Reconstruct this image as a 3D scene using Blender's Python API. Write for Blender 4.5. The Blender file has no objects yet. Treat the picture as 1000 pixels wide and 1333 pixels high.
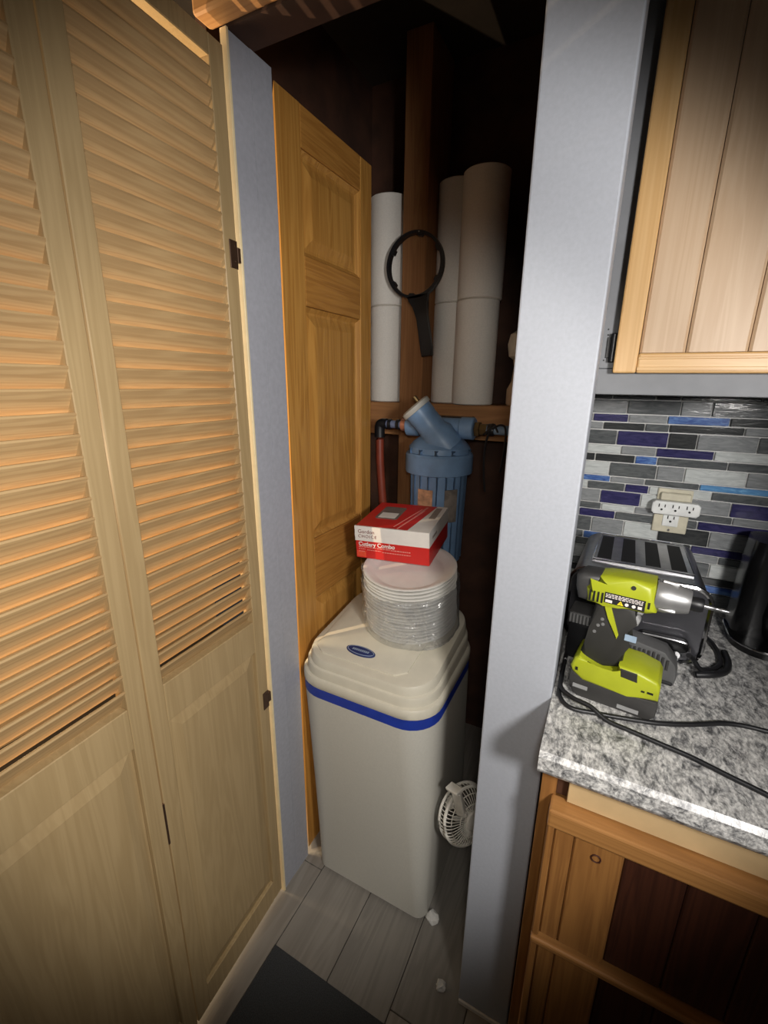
import bpy, bmesh, math, random
from mathutils import Vector, Matrix
random.seed(7)
S = bpy.context.scene
COL = S.collection
R = math.radians

# ------------------------------------------------------------------ camera
cam_d = bpy.data.cameras.new('camera')
cam = bpy.data.objects.new('camera', cam_d); COL.objects.link(cam)
cam_d.sensor_fit = 'HORIZONTAL'; cam_d.sensor_width = 36.0
cam_d.lens = 36.0 * 583.0 / 1000.0
cam_d.clip_start = 0.01
yaw, pitch, roll = R(-26.93), R(16.15), R(0.7147)
fwd = Vector((math.sin(yaw) * math.cos(pitch), math.cos(yaw) * math.cos(pitch), -math.sin(pitch)))
rgt = Vector((math.cos(yaw), -math.sin(yaw), 0))
up = rgt.cross(fwd)
r2 = rgt * math.cos(roll) + up * math.sin(roll)
u2 = r2.cross(fwd)
cam.matrix_world = Matrix(((r2.x, u2.x, -fwd.x, 0), (r2.y, u2.y, -fwd.y, 0), (r2.z, u2.z, -fwd.z, 1.45), (0, 0, 0, 1)))
S.camera = cam

# ------------------------------------------------------------------ light
w = bpy.data.worlds.new('world'); S.world = w; w.use_nodes = True
w.node_tree.nodes['Background'].inputs[0].default_value = (1.0, 0.93, 0.85, 1)
w.node_tree.nodes['Background'].inputs[1].default_value = 0.028

def lamp(name, kind, loc, target, energy, color, **kw):
    d = bpy.data.lights.new(name, kind); d.energy = energy; d.color = color
    for k, v in kw.items(): setattr(d, k, v)
    o = bpy.data.objects.new(name, d); COL.objects.link(o); o.location = loc
    if target is not None:
        o.rotation_euler = (Vector(target) - Vector(loc)).to_track_quat('-Z', 'Y').to_euler()
    return o
lamp('kitchen_spotlight', 'SPOT', (0.43, -0.06, 1.52), (-0.45, 0.87, 1.15), 44, (1.0, 0.965, 0.93),
     spot_size=R(83), spot_blend=0.38, shadow_soft_size=0.07)
lamp('camera_fill_spot', 'SPOT', (0.03, -0.05, 1.52), (-0.45, 0.70, 1.12), 15, (1.0, 0.95, 0.88),
     spot_size=R(83), spot_blend=0.40, shadow_soft_size=0.05)  # fill light added near the camera, its cone cut to leave the corners dark
lamp('side_room_lamp', 'POINT', (-1.25, 0.32, 1.25), None, 30, (1.0, 0.74, 0.46), shadow_soft_size=0.005)
lamp('side_room_area_light', 'AREA', (-1.6, 0.48, 1.25), (-0.7, 0.72, 1.1), 22, (1.0, 0.82, 0.55), shape='RECTANGLE', size=0.4, size_y=1.6)  # second warm source, added to brighten the jamb's front edge

S.view_settings.view_transform = 'Standard'
S.view_settings.look = 'None'
S.view_settings.exposure = 0.0
S.view_settings.gamma = 1.0
S.view_settings.use_curve_mapping = False

# ------------------------------------------------------------------ materials
def lin(c):
    return tuple(((v / 255) / 12.92 if v / 255 <= 0.04045 else ((v / 255 + 0.055) / 1.055) ** 2.4) for v in c) + (1,)
_M = {}
def base_mat(name):
    m = bpy.data.materials.new(name); m.use_nodes = True
    nt = m.node_tree; b = nt.nodes['Principled BSDF']
    return m, nt, b
def ramp(nt, stops):
    r = nt.nodes.new('ShaderNodeValToRGB')
    e = r.color_ramp.elements
    while len(e) < len(stops): e.new(0.5)
    for el, (p, c) in zip(e, stops): el.position = p; el.color = lin(c)
    return r
def coords(nt, scale, mode='Object', rot=(0, 0, 0)):
    t = nt.nodes.new('ShaderNodeTexCoord'); mp = nt.nodes.new('ShaderNodeMapping')
    mp.inputs['Scale'].default_value = scale; mp.inputs['Rotation'].default_value = rot
    nt.links.new(t.outputs[mode], mp.inputs[0]); return mp
def noise(nt, mp, scale, detail=3, rough=0.55, dist=0.0):
    n = nt.nodes.new('ShaderNodeTexNoise'); n.inputs['Scale'].default_value = scale
    n.inputs['Detail'].default_value = detail; n.inputs['Roughness'].default_value = rough
    n.inputs['Distortion'].default_value = dist
    nt.links.new(mp.outputs[0], n.inputs['Vector']); return n
def bump(nt, b, src, strength, dist=0.002):
    bp = nt.nodes.new('ShaderNodeBump'); bp.inputs['Strength'].default_value = strength
    bp.inputs['Distance'].default_value = dist
    nt.links.new(src, bp.inputs['Height']); nt.links.new(bp.outputs[0], b.inputs['Normal'])
def plain(name, c, rough=0.5, metal=0.0, var=0.06, nscale=30, bmp=0.0, coat=0.0):
    if name in _M: return _M[name]
    m, nt, b = base_mat(name)
    b.inputs['Roughness'].default_value = rough; b.inputs['Metallic'].default_value = metal
    if coat: b.inputs['Coat Weight'].default_value = coat
    mp = coords(nt, (1, 1, 1)); n = noise(nt, mp, nscale, 4)
    lo = tuple(max(0, v * (1 - var)) for v in c); hi = tuple(min(255, v * (1 + var)) for v in c)
    r = ramp(nt, [(0.3, lo), (0.7, hi)])
    nt.links.new(n.outputs['Fac'], r.inputs[0]); nt.links.new(r.outputs[0], b.inputs['Base Color'])
    if bmp: bump(nt, b, n.outputs['Fac'], bmp)
    _M[name] = m; return m
def wood(name, dark, light, axis='Z', rough=0.45, fine=1.0, coat=0.0, knots=False):
    if name in _M: return _M[name]
    m, nt, b = base_mat(name); b.inputs['Roughness'].default_value = rough
    if coat: b.inputs['Coat Weight'].default_value = coat; b.inputs['Coat Roughness'].default_value = 0.25
    k = 'XYZ'.index(axis)
    sc = [9 * fine] * 3; sc[k] = 0.55
    mp = coords(nt, sc); n = noise(nt, mp, 2.2, 3, 0.5, 1.4)
    sc2 = [60 * fine] * 3; sc2[k] = 1.6
    mp2 = coords(nt, sc2); n2 = noise(nt, mp2, 2.5, 4, 0.6, 0.3)
    # growth rings: sine of the stretched noise
    ma = nt.nodes.new('ShaderNodeMath'); ma.operation = 'MULTIPLY'; ma.inputs[1].default_value = 38.0
    nt.links.new(n.outputs['Fac'], ma.inputs[0])
    sn = nt.nodes.new('ShaderNodeMath'); sn.operation = 'SINE'; nt.links.new(ma.outputs[0], sn.inputs[0])
    m2 = nt.nodes.new('ShaderNodeMath'); m2.operation = 'MULTIPLY_ADD'; m2.inputs[1].default_value = 0.13; m2.inputs[2].default_value = 0.25
    nt.links.new(sn.outputs[0], m2.inputs[0])
    ad = nt.nodes.new('ShaderNodeMath'); ad.operation = 'MULTIPLY_ADD'; ad.inputs[1].default_value = 0.5
    nt.links.new(n2.outputs['Fac'], ad.inputs[0]); nt.links.new(m2.outputs[0], ad.inputs[2])
    r = ramp(nt, [(0.2, light), (0.85, dark)])
    nt.links.new(ad.outputs[0], r.inputs[0])
    out = r.outputs[0]
    if knots:
        sv = [8.0] * 3; sv[k] = 4.2
        mv = coords(nt, sv); v = nt.nodes.new('ShaderNodeTexVoronoi'); v.inputs['Scale'].default_value = 1.0
        nt.links.new(mv.outputs[0], v.inputs['Vector'])
        kr = ramp(nt, [(0.03, (70, 46, 30)), (0.16, (255, 255, 255))])
        nt.links.new(v.outputs['Distance'], kr.inputs[0])
        mx = nt.nodes.new('ShaderNodeMix'); mx.data_type = 'RGBA'; mx.blend_type = 'MULTIPLY'; mx.inputs['Factor'].default_value = 0.75
        nt.links.new(out, mx.inputs['A']); nt.links.new(kr.outputs[0], mx.inputs['B']); out = mx.outputs['Result']
    nt.links.new(out, b.inputs['Base Color'])
    bump(nt, b, n2.outputs['Fac'], 0.12, 0.001)
    _M[name] = m; return m
def granite():
    m, nt, b = base_mat('granite'); b.inputs['Roughness'].default_value = 0.3
    mp = coords(nt, (1, 0.55, 1), rot=(0, 0, R(35)))
    n = noise(nt, mp, 62, 6, 0.75, 0.8); n2 = noise(nt, mp, 220, 3, 0.6)
    r = ramp(nt, [(0.33, (64, 64, 66)), (0.42, (138, 138, 138)), (0.49, (192, 191, 188)), (0.62, (230, 228, 224))])
    r2 = ramp(nt, [(0.35, (140, 140, 142)), (0.6, (255, 255, 255))])
    nt.links.new(n.outputs['Fac'], r.inputs[0]); nt.links.new(n2.outputs['Fac'], r2.inputs[0])
    mx = nt.nodes.new('ShaderNodeMix'); mx.data_type = 'RGBA'; mx.blend_type = 'MULTIPLY'; mx.inputs['Factor'].default_value = 0.8
    nt.links.new(r.outputs[0], mx.inputs['A']); nt.links.new(r2.outputs[0], mx.inputs['B'])
    nt.links.new(mx.outputs['Result'], b.inputs['Base Color'])
    return m
def glass_tile(name, a, c):
    m, nt, b = base_mat(name); b.inputs['Roughness'].default_value = 0.13
    mp = coords(nt, (14, 14, 60)); n = noise(nt, mp, 1.6, 4, 0.6, 1.5)
    r = ramp(nt, [(0.3, a), (0.7, c)]); nt.links.new(n.outputs['Fac'], r.inputs[0]); nt.links.new(r.outputs[0], b.inputs['Base Color'])
    bump(nt, b, n.outputs['Fac'], 0.12, 0.002)
    return m
def wrap_mat():
    m, nt, b = base_mat('clear_film'); out = nt.nodes['Material Output']
    tr = nt.nodes.new('ShaderNodeBsdfTransparent'); tr.inputs[0].default_value = (0.90, 0.91, 0.92, 1)
    gl = nt.nodes.new('ShaderNodeBsdfGlossy'); gl.inputs['Roughness'].default_value = 0.16; gl.inputs[0].default_value = (1, 1, 1, 1)
    df = nt.nodes.new('ShaderNodeBsdfDiffuse'); df.inputs[0].default_value = (0.8, 0.81, 0.82, 1)
    mp = coords(nt, (16, 16, 9)); n = noise(nt, mp, 2.0, 4, 0.65, 1.0)
    bp = nt.nodes.new('ShaderNodeBump'); bp.inputs['Strength'].default_value = 0.9; bp.inputs['Distance'].default_value = 0.02
    nt.links.new(n.outputs['Fac'], bp.inputs['Height']); nt.links.new(bp.outputs[0], gl.inputs['Normal'])
    a = nt.nodes.new('ShaderNodeMixShader'); a.inputs[0].default_value = 0.30
    nt.links.new(tr.outputs[0], a.inputs[1]); nt.links.new(gl.outputs[0], a.inputs[2])
    c = nt.nodes.new('ShaderNodeMixShader'); c.inputs[0].default_value = 0.13
    nt.links.new(a.outputs[0], c.inputs[1]); nt.links.new(df.outputs[0], c.inputs[2])
    nt.links.new(c.outputs[0], out.inputs[0]); return m

LOUV_X = wood('pale_pine_along_x', (158, 126, 84), (196, 166, 120), 'X', 0.5)
LOUV_Z = wood('pale_pine_along_z', (162, 137, 96), (182, 157, 115), 'Z', 0.5)
PINE_Z = wood('honey_pine_along_z', (158, 106, 44), (204, 152, 78), 'Z', 0.32, coat=0.3)
PINE_Y = wood('honey_pine_along_y', (150, 98, 42), (194, 140, 70), 'Y', 0.32, coat=0.3)
STUD = wood('rough_stud', (128, 84, 48), (164, 114, 68), 'Z', 0.75)
BLOCK = wood('rough_blocking', (140, 96, 58), (176, 126, 78), 'X', 0.75)
TRIM = wood('trim_wood', (170, 120, 72), (205, 156, 104), 'X', 0.5)
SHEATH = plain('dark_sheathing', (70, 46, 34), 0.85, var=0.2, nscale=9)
GREYPAINT = plain('grey_paint', (170, 174, 182), 0.6, var=0.02, nscale=160, bmp=0.05)
BLUEGREY = plain('blue_grey_paint', (166, 168, 177), 0.55, var=0.03, nscale=90, bmp=0.04)
CABGREY = plain('cabinet_grey_paint', (128, 130, 134), 0.55, var=0.03)
CREAM_WALL = plain('cream_wall', (220, 196, 160), 0.8, var=0.03)
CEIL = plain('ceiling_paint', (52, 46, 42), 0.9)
GROUT = plain('grout', (214, 214, 212), 0.85, var=0.03)
CAB_Z = wood('knotty_pine_light', (196, 164, 130), (212, 184, 152), 'Z', 0.45, knots=True)
CABF_Z = wood('cabinet_frame_light_z', (206, 160, 100), (226, 186, 130), 'Z', 0.42)
CABF_X = wood('cabinet_frame_light_x', (206, 160, 100), (226, 186, 130), 'X', 0.42)
LOW_Z = wood('knotty_pine_orange_z', (128, 84, 44), (168, 118, 64), 'Z', 0.42, knots=True)
LOW_X = wood('pine_orange_x', (136, 92, 48), (176, 126, 72), 'X', 0.42)
LOWD_Z = wood('dark_brown_pine', (46, 22, 14), (78, 42, 26), 'Z', 0.5)
CREAM = plain('drawer_board', (206, 176, 130), 0.6, var=0.05, nscale=14)
GRANITE = granite()
WHITE_PL = plain('softener_plastic', (206, 203, 192), 0.42, var=0.015, nscale=200, bmp=0.03)
LID_PL = plain('softener_lid_plastic', (212, 206, 188), 0.4, var=0.015)
BLUE_STRIPE = plain('blue_stripe', (38, 62, 160), 0.4)
NAVY = plain('navy_badge', (40, 54, 104), 0.3)
SILVER = plain('silver_print', (150, 165, 190), 0.4)
FILTER_BLUE = plain('filter_blue', (118, 150, 186), 0.42, var=0.05)
CAP_GREY = plain('cap_grey', (196, 196, 188), 0.6)
LABEL_TAN = plain('faded_label', (196, 152, 118), 0.75, var=0.18, nscale=60)
COPPER = plain('copper', (170, 96, 66), 0.4, 0.8)
BRASS = plain('brass', (120, 100, 66), 0.45, 0.8)
PEX = plain('red_pex', (128, 56, 38), 0.45)
PIPE_GREY = plain('grey_pipe', (120, 140, 160), 0.5)
BLACK = plain('black_plastic', (26, 26, 28), 0.42)
BLACKW = plain('black_wire', (22, 20, 20), 0.5)
PAPER = plain('towel_paper', (226, 222, 214), 0.95, var=0.02, nscale=220, bmp=0.25)
PAPER_TAN = plain('towel_paper_tan', (204, 182, 156), 0.95, var=0.03, nscale=220, bmp=0.25)
CARD = plain('cardboard', (150, 116, 80), 0.9)
BOX_RED = plain('box_red', (202, 40, 36), 0.45, var=0.03)
BOX_WHITE = plain('box_white', (226, 222, 216), 0.5, var=0.02)
BOX_ORANGE = plain('box_orange', (226, 78, 52), 0.5)
INK_RED = plain('ink_dark_red', (120, 52, 48), 0.6)
INK_WHITE = plain('ink_white', (236, 226, 220), 0.6)
INK_PINK = plain('ink_pink', (222, 140, 130), 0.6)
PLATE = plain('foam_plate', (230, 228, 222), 0.6, var=0.015)
FILM = wrap_mat()
FAN_W = plain('fan_plastic', (214, 210, 200), 0.5)
FAN_D = plain('fan_dark', (60, 56, 50), 0.5)
SCRAP = plain('white_scrap', (214, 212, 206), 0.8)
MATDARK = plain('dark_mat', (56, 58, 60), 0.95, var=0.22, nscale=420, bmp=0.6)
STEEL = plain('brushed_steel', (176, 176, 178), 0.28, 0.95, var=0.05, nscale=50)
CHROME = plain('chrome', (222, 222, 224), 0.1, 1.0, var=0.01)
DARKMETAL = plain('dark_metal', (92, 92, 96), 0.3, 0.7)
DARKPANEL = plain('dark_panel', (62, 62, 66), 0.3, 0.3)
SLOTBLACK = plain('slot_black', (16, 15, 15), 0.6)
GLOSSBLACK = plain('gloss_black', (16, 16, 17), 0.24)
LIME = plain('lime_plastic', (168, 176, 38), 0.4, var=0.03)
DRILL_GREY = plain('charcoal_plastic', (58, 57, 56), 0.5)
RUBBER = plain('rubber_grip', (40, 39, 36), 0.65)
CASTING = plain('cast_metal', (158, 158, 158), 0.38, 0.6)
GREYPL = plain('grey_plastic', (150, 150, 150), 0.5)
CHARGER = plain('charger_grey', (84, 84, 84), 0.5)
IVORY = plain('ivory_plastic', (206, 200, 178), 0.4)
OUTWHITE = plain('outlet_white', (232, 234, 232), 0.35)
HINGE = plain('bronze_hinge', (88, 66, 52), 0.4, 0.6)
YELLOW = plain('warning_yellow', (236, 212, 40), 0.5)
TILES = {
 'G': glass_tile('tile_grey', (124, 127, 129), (156, 159, 160)),
 'L': glass_tile('tile_light_grey', (182, 187, 186), (214, 218, 216)),
 'D': glass_tile('tile_dark_grey', (76, 80, 82), (108, 111, 112)),
 'K': glass_tile('tile_charcoal', (44, 46, 48), (68, 70, 70)),
 'P': glass_tile('tile_indigo', (42, 41, 80), (68, 65, 108)),
 'B': glass_tile('tile_blue', (46, 70, 140), (110, 146, 200)),
 'C': glass_tile('tile_sky_blue', (52, 108, 172), (130, 184, 224)),
}
FLOORS = []
for i, (a, c) in enumerate([((122, 116, 108), (146, 140, 131)), ((116, 111, 104), (140, 135, 127)), ((126, 119, 110), (152, 145, 135))]):
    FLOORS.append(wood('grey_vinyl_plank_%s' % 'abc'[i], a, c, 'Y', 0.5, fine=0.7))

# ------------------------------------------------------------------ mesh helpers
def new(): return bmesh.new()
def box(bm, x0, x1, y0, y1, z0, z1, bev=0.0, seg=1):
    vs = [bm.verts.new(p) for p in ((x0,y0,z0),(x1,y0,z0),(x1,y1,z0),(x0,y1,z0),(x0,y0,z1),(x1,y0,z1),(x1,y1,z1),(x0,y1,z1))]
    fs = [bm.faces.new([vs[i] for i in q]) for q in ((0,3,2,1),(4,5,6,7),(0,1,5,4),(1,2,6,5),(2,3,7,6),(3,0,4,7))]
    if bev > 0:
        es = list({e for f in fs for e in f.edges})
        bmesh.ops.bevel(bm, geom=es, offset=bev, segments=seg, affect='EDGES', profile=0.5)
    return vs
def prism(bm, pts, axis, a, b, bev=0.0, seg=2):
    """polygon pts in the two other axes, extruded from a to b along axis"""
    def P(p, t):
        return {'X': (t, p[0], p[1]), 'Y': (p[0], t, p[1]), 'Z': (p[0], p[1], t)}[axis]
    A = [bm.verts.new(P(p, a)) for p in pts]; B = [bm.verts.new(P(p, b)) for p in pts]
    n = len(pts); f0 = bm.faces.new(A); f1 = bm.faces.new(B)
    for i in range(n): bm.faces.new((A[i], A[(i+1) % n], B[(i+1) % n], B[i]))
    if bev > 0:
        es = list(f0.edges) + list(f1.edges)
        bmesh.ops.bevel(bm, geom=es, offset=bev, segments=seg, affect='EDGES', profile=0.5)
def loft(bm, rings, cap0=True, cap1=True, close=True):
    V = [[bm.verts.new(p) for p in r] for r in rings]
    n = len(rings[0])
    for a, b in zip(V, V[1:]):
        for i in range(n if close else n - 1):
            bm.faces.new((a[i], a[(i+1) % n], b[(i+1) % n], b[i]))
    if cap0: bm.faces.new(V[0][::-1])
    if cap1: bm.faces.new(V[-1])
def frame_of(d):
    d = Vector(d).normalized(); h = Vector((0, 0, 1)) if abs(d.z) < 0.9 else Vector((1, 0, 0))
    u = d.cross(h).normalized(); return u, u.cross(d).normalized()
def lathe(bm, prof, o=(0,0,0), d=(0,0,1), n=32, cap=True):
    """prof: (radius, height) along direction d from o"""
    o = Vector(o); d = Vector(d).normalized(); u, v = frame_of(d)
    rings = [[o + d*h + (u*math.cos(2*math.pi*i/n) + v*math.sin(2*math.pi*i/n))*max(r, 1e-5) for i in range(n)] for r, h in prof]
    loft(bm, rings, cap, cap)
def smooth_path(pts, k=8):
    P = [Vector(p) for p in pts]
    if len(P) < 3: return P
    out = []
    for i in range(len(P) - 1):
        p0, p1, p2, p3 = P[max(i-1,0)], P[i], P[i+1], P[min(i+2, len(P)-1)]
        for j in range(k):
            t = j / k
            out.append(0.5*((2*p1) + (p2-p0)*t + (2*p0-5*p1+4*p2-p3)*t*t + (3*p1-p0-3*p2+p3)*t**3))
    out.append(P[-1]); return out
def tube(bm, pts, r, n=8, k=8, closed=False):
    P = smooth_path(pts, k) if k > 1 else [Vector(p) for p in pts]
    rings = []; u = None
    for i, p in enumerate(P):
        if closed: t = (P[(i+1) % len(P)] - P[i-1]).normalized()
        else: t = (P[min(i+1, len(P)-1)] - P[max(i-1, 0)]).normalized()
        if u is None: u, v = frame_of(t)
        else:
            u = (u - t*u.dot(t)).normalized(); v = t.cross(u)
        rr = r(i/(len(P)-1)) if callable(r) else r
        rings.append([p + (u*math.cos(2*math.pi*j/n) + v*math.sin(2*math.pi*j/n))*rr for j in range(n)])
    if closed: rings.append(rings[0]); loft(bm, rings, False, False); bmesh.ops.remove_doubles(bm, verts=bm.verts, dist=1e-6)
    else: loft(bm, rings)
def obj(name, bm, m, parent=None, smooth=None):
    bmesh.ops.recalc_face_normals(bm, faces=bm.faces)
    me = bpy.data.meshes.new(name); bm.to_mesh(me); bm.free()
    if smooth:
        me.polygons.foreach_set('use_smooth', [True]*len(me.polygons))
        me.set_sharp_from_angle(angle=R(smooth))
    me.materials.append(m)
    o = bpy.data.objects.new(name, me); COL.objects.link(o)
    if parent is not None: o.parent = parent
    return o
def tag(o, label, cat=None, group=None, kind=None):
    o['label'] = label
    if cat: o['category'] = cat
    if group: o['group'] = group
    if kind: o['kind'] = kind
    return o
def thing(name, label, cat, loc=(0,0,0), rot=(0,0,0), group=None, kind=None):
    o = bpy.data.objects.new(name, None); COL.objects.link(o); o.empty_display_size = 0.05
    o.location = loc; o.rotation_euler = rot
    return tag(o, label, cat, group, kind)
def struct(name, bm, m, label, smooth=None):
    return tag(obj(name, bm, m, None, smooth), label, 'structure', None, 'structure')
def bobj(name, m, parent, x0, x1, y0, y1, z0, z1, bev=0.0, seg=1):
    bm = new(); box(bm, x0, x1, y0, y1, z0, z1, bev, seg); return obj(name, bm, m, parent)
def rrect(x0, x1, y0, y1, r, z, n=8):
    """rounded rectangle ring; z is a number or a function of (x, y)"""
    out = []
    for cx, cy, a in ((x1-r, y0+r, -90), (x1-r, y1-r, 0), (x0+r, y1-r, 90), (x0+r, y0+r, 180)):
        for i in range(n+1):
            t = R(a + 90*i/n); x = cx + r*math.cos(t); y = cy + r*math.sin(t)
            out.append((x, y, z(x, y) if callable(z) else z))
    return out
def text(name, body, size, m, parent, loc, rot, extrude=0.0003, bold=0.0, spacing=1.0):
    c = bpy.data.curves.new(name, 'FONT'); c.body = body; c.size = size; c.extrude = extrude; c.offset = bold
    c.space_character = spacing
    t = bpy.data.objects.new(name, c); COL.objects.link(t)
    bpy.context.view_layer.update()
    me = bpy.data.meshes.new_from_object(t.evaluated_get(bpy.context.evaluated_depsgraph_get()))
    bpy.data.objects.remove(t); bpy.data.curves.remove(c)
    me.materials.clear(); me.materials.append(m)
    o = bpy.data.objects.new(name, me); COL.objects.link(o); o.parent = parent
    o.location = loc; o.rotation_euler = rot
    return o

# ================================================================== SETTING
FZ = 0.0
bm = new(); box(bm, -2.1, 1.4, -1.2, 1.75, -0.06, -0.004)
floor = struct('floor', bm, plain('floor_joint', (66, 62, 58), 0.8), 'grey wood-look vinyl plank floor')
pw, pl = 0.165, 0.92
for ix in range(-8, 5):
    x0 = -0.292 + ix*pw
    off = (ix * 0.37) % pl
    y = -1.2 - off
    while y < 1.7:
        a, c = max(y, -1.2), min(y + pl, 1.7)
        if c - a > 0.05 and x0 > -2.1 and x0 + pw < 1.4:
            bobj('plank', FLOORS[(ix*2 + int((y+9)*3)) % 3], floor, x0+0.001, x0+pw-0.001, a+0.001, c-0.001, -0.004, 0.0, 0.0008)
        y += pl
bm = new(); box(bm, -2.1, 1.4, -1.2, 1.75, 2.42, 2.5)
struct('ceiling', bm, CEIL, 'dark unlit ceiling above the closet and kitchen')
# closet shell
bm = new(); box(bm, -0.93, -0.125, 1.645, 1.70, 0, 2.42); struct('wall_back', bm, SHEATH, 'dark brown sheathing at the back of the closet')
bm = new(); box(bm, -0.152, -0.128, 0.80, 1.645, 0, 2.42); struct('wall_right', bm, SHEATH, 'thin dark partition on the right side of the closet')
bm = new(); box(bm, -0.152, -0.036, 0.732, 0.80, 0, 2.42, 0.003, 2)
pil = struct('wall_front', bm, GREYPAINT, 'light grey painted wall end between closet and kitchen')
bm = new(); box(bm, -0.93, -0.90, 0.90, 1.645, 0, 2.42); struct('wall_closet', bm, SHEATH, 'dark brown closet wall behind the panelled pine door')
bm = new(); box(bm, -0.700, -0.687, 0.735, 0.790, 0, 2.03, 0.001); box(bm, -0.692, -0.687, 0.7895, 0.848, 0, 2.03); jamb = struct('trim_1', bm, BLUEGREY, 'blue-grey painted jamb board on the left of the closet opening')
bm = new(); box(bm, -0.72, -0.036, 0.690, 0.7315, 2.03, 2.13, 0.006, 2); struct('trim_2', bm, TRIM, 'bare wood header trim over the closet opening')
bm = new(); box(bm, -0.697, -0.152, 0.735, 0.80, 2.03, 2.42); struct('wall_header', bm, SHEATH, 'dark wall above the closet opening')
bm = new(); box(bm, -2.1, -2.05, -1.2, 1.75, 0, 2.42); struct('wall_left', bm, CREAM_WALL, 'cream wall of the side room behind the louvered door')
bm = new(); box(bm, -0.150, -0.04, 0.7265, 0.7315, 0, 0.012, 0.001); struct('baseboard_front', bm, BOX_WHITE, 'thin white strip along the foot of the grey wall end')
es = bobj('edge_strip', plain('raw_cream_edge', (236, 216, 172), 0.5, var=0.03), jamb, -0.699, -0.6835, 0.729, 0.7345, 0.0, 2.03, 0.0008); es['label'] = 'unpainted cream front edge of the jamb'
# studs and blocking at the back of the closet
bm = new(); box(bm, -0.689, -0.606, 1.463, 1.644, 0, 2.419, 0.002); struct('trim_3', bm, STUD, 'upright bare wood stud at the back of the closet')
bm = new(); box(bm, -0.899, -0.690, 1.466, 1.644, 1.270, 1.3826, 0.002); struct('trim_4', bm, BLOCK, 'short wood blocking left of the stud, holding paper rolls')
bm = new(); box(bm, -0.605, -0.153, 1.466, 1.644, 1.270, 1.3826, 0.002); struct('trim_5', bm, BLOCK, 'long wood blocking right of the stud, holding paper rolls')

# ---- panelled pine door on the left side of the closet (in the plane X = -0.692)
XD = -0.694
dr = thing('door_2', 'honey pine panelled door lining the left side of the closet', 'door', (0, 0, 0), kind='structure')
y0, y1, ystile, yst2 = 0.862, 1.266, 0.944, 1.204
def dpart(name, m, ya, yb, za, zb, xf=XD, xb=-0.724, bev=0.0025): return bobj(name, m, dr, xb, xf, ya, yb, za, zb, bev, 2)
bm = new(); prism(bm, [(XD, y0), (XD, ystile), (-0.724, ystile), (-0.724, y0+0.032)], 'Z', 0.012, 2.02, 0.001, 1); obj('stile', bm, PINE_Z, dr)
dpart('stile', PINE_Z, yst2, y1, 0.012, 2.02)
for za, zb in ((1.94, 2.02), (1.622, 1.73), (0.86, 1.035), (0.012, 0.22)):
    dpart('rail', PINE_Y, ystile+0.0005, yst2-0.0005, za, zb)
for za, zb in ((1.73, 1.94), (1.035, 1.622), (0.22, 0.86)):
    # raised panel: flat field, sloping border sunk into the frame
    bm = new(); e = 0.001
    def rect(i, x): return [(x, ystile+e+i, za+e+i), (x, yst2-e-i, za+e+i), (x, yst2-e-i, zb-e-i), (x, ystile+e+i, zb-e-i)]
    loft(bm, [rect(0, -0.720), rect(0, XD-0.004), rect(0.010, XD-0.013), rect(0.016, XD-0.013), rect(0.040, XD-0.005), rect(0.044, XD-0.0045)])
    obj('raised_panel', bm, PINE_Z, dr)
# vertical strip glued on the panel field joint
# ---- bifold louvered door, opened flat against the left
bif = thing('door_1', 'pale unfinished bifold louvered door swung open on the left', 'door', (-0.687, 0.722, 0), (0, 0, R(-90 + 2.98)), kind='structure')
# local x = distance from the hinge edge, local y = towards the closet opening (room face is y = 0)
T = 0.028
def lbox(bm, x0, x1, z0, z1, ya=-T, yb=0.0, bev=0.0015): box(bm, x0, x1, ya, yb, z0, z1, bev, 1)
pitch_s = 0.0305
for L, xa in enumerate((0.0, 0.3185)):
    xb = xa + 0.3155
    bm = new()
    lbox(bm, xa, xa+0.034, 0.022, 2.0); lbox(bm, xb-0.034, xb, 0.022, 2.0)
    lbox(bm, xa+0.0342, xb-0.0342, 0.832, 0.913); lbox(bm, xa+0.0342, xb-0.0342, 0.022, 0.092); lbox(bm, xa+0.0342, xb-0.0342, 1.968, 2.0)
    leaf = obj('door_leaf', bm, LOUV_Z, bif)
    if L: leaf['label'] = 'bifold leaf nearer the camera'
    else: leaf['label'] = 'bifold leaf hinged at the closet jamb'
    # bottom panel with sloping border
    bm = new()
    def prect(i, y): return [(xa+0.0345+i, y, 0.0925+i), (xb-0.0345-i, y, 0.0925+i), (xb-0.0345-i, y, 0.8315-i), (xa+0.0345+i, y, 0.8315-i)]
    loft(bm, [prect(0, -0.022), prect(0, -0.009), prect(0.004, -0.009), prect(0.030, -0.003), prect(0.032, -0.003)])
    obj('lower_panel', bm, LOUV_Z, leaf)
    # slats: the room-side edge is the high one (this is the inner face of the opened door)
    proto = None
    nsl = 34
    for k in range(nsl):
        zc = 0.930 + k*pitch_s
        if zc > 1.948: break
        if proto is None:
            bm = new(); prof = []
            hw, ht = 0.0212, 0.0032
            ca, sa = math.cos(R(59)), math.sin(R(59))
            for (p, q) in ((-hw, -ht*0.3), (-hw+0.0022, -ht), (hw, -ht), (hw, ht), (-hw+0.0046, ht), (-hw+0.0012, ht*0.55)):
                # p runs from the high room-side edge to the low back edge
                prof.append((p*ca*-1 - q*sa - T/2 + 0.0015, q*ca - p*sa))
            prism(bm, prof, 'X', xa+0.0335, xb-0.0335)
            proto = obj('slat', bm, LOUV_X, leaf); proto.location = (0, 0, zc)
        else:
            o = proto.copy(); COL.objects.link(o); o.parent = leaf
            o.location = (random.uniform(-0.0004, 0.0004), 0, zc)
            o.rotation_euler = (R(random.uniform(-1.6, 1.6)), R(random.uniform(-0.12, 0.12)), 0)
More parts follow.
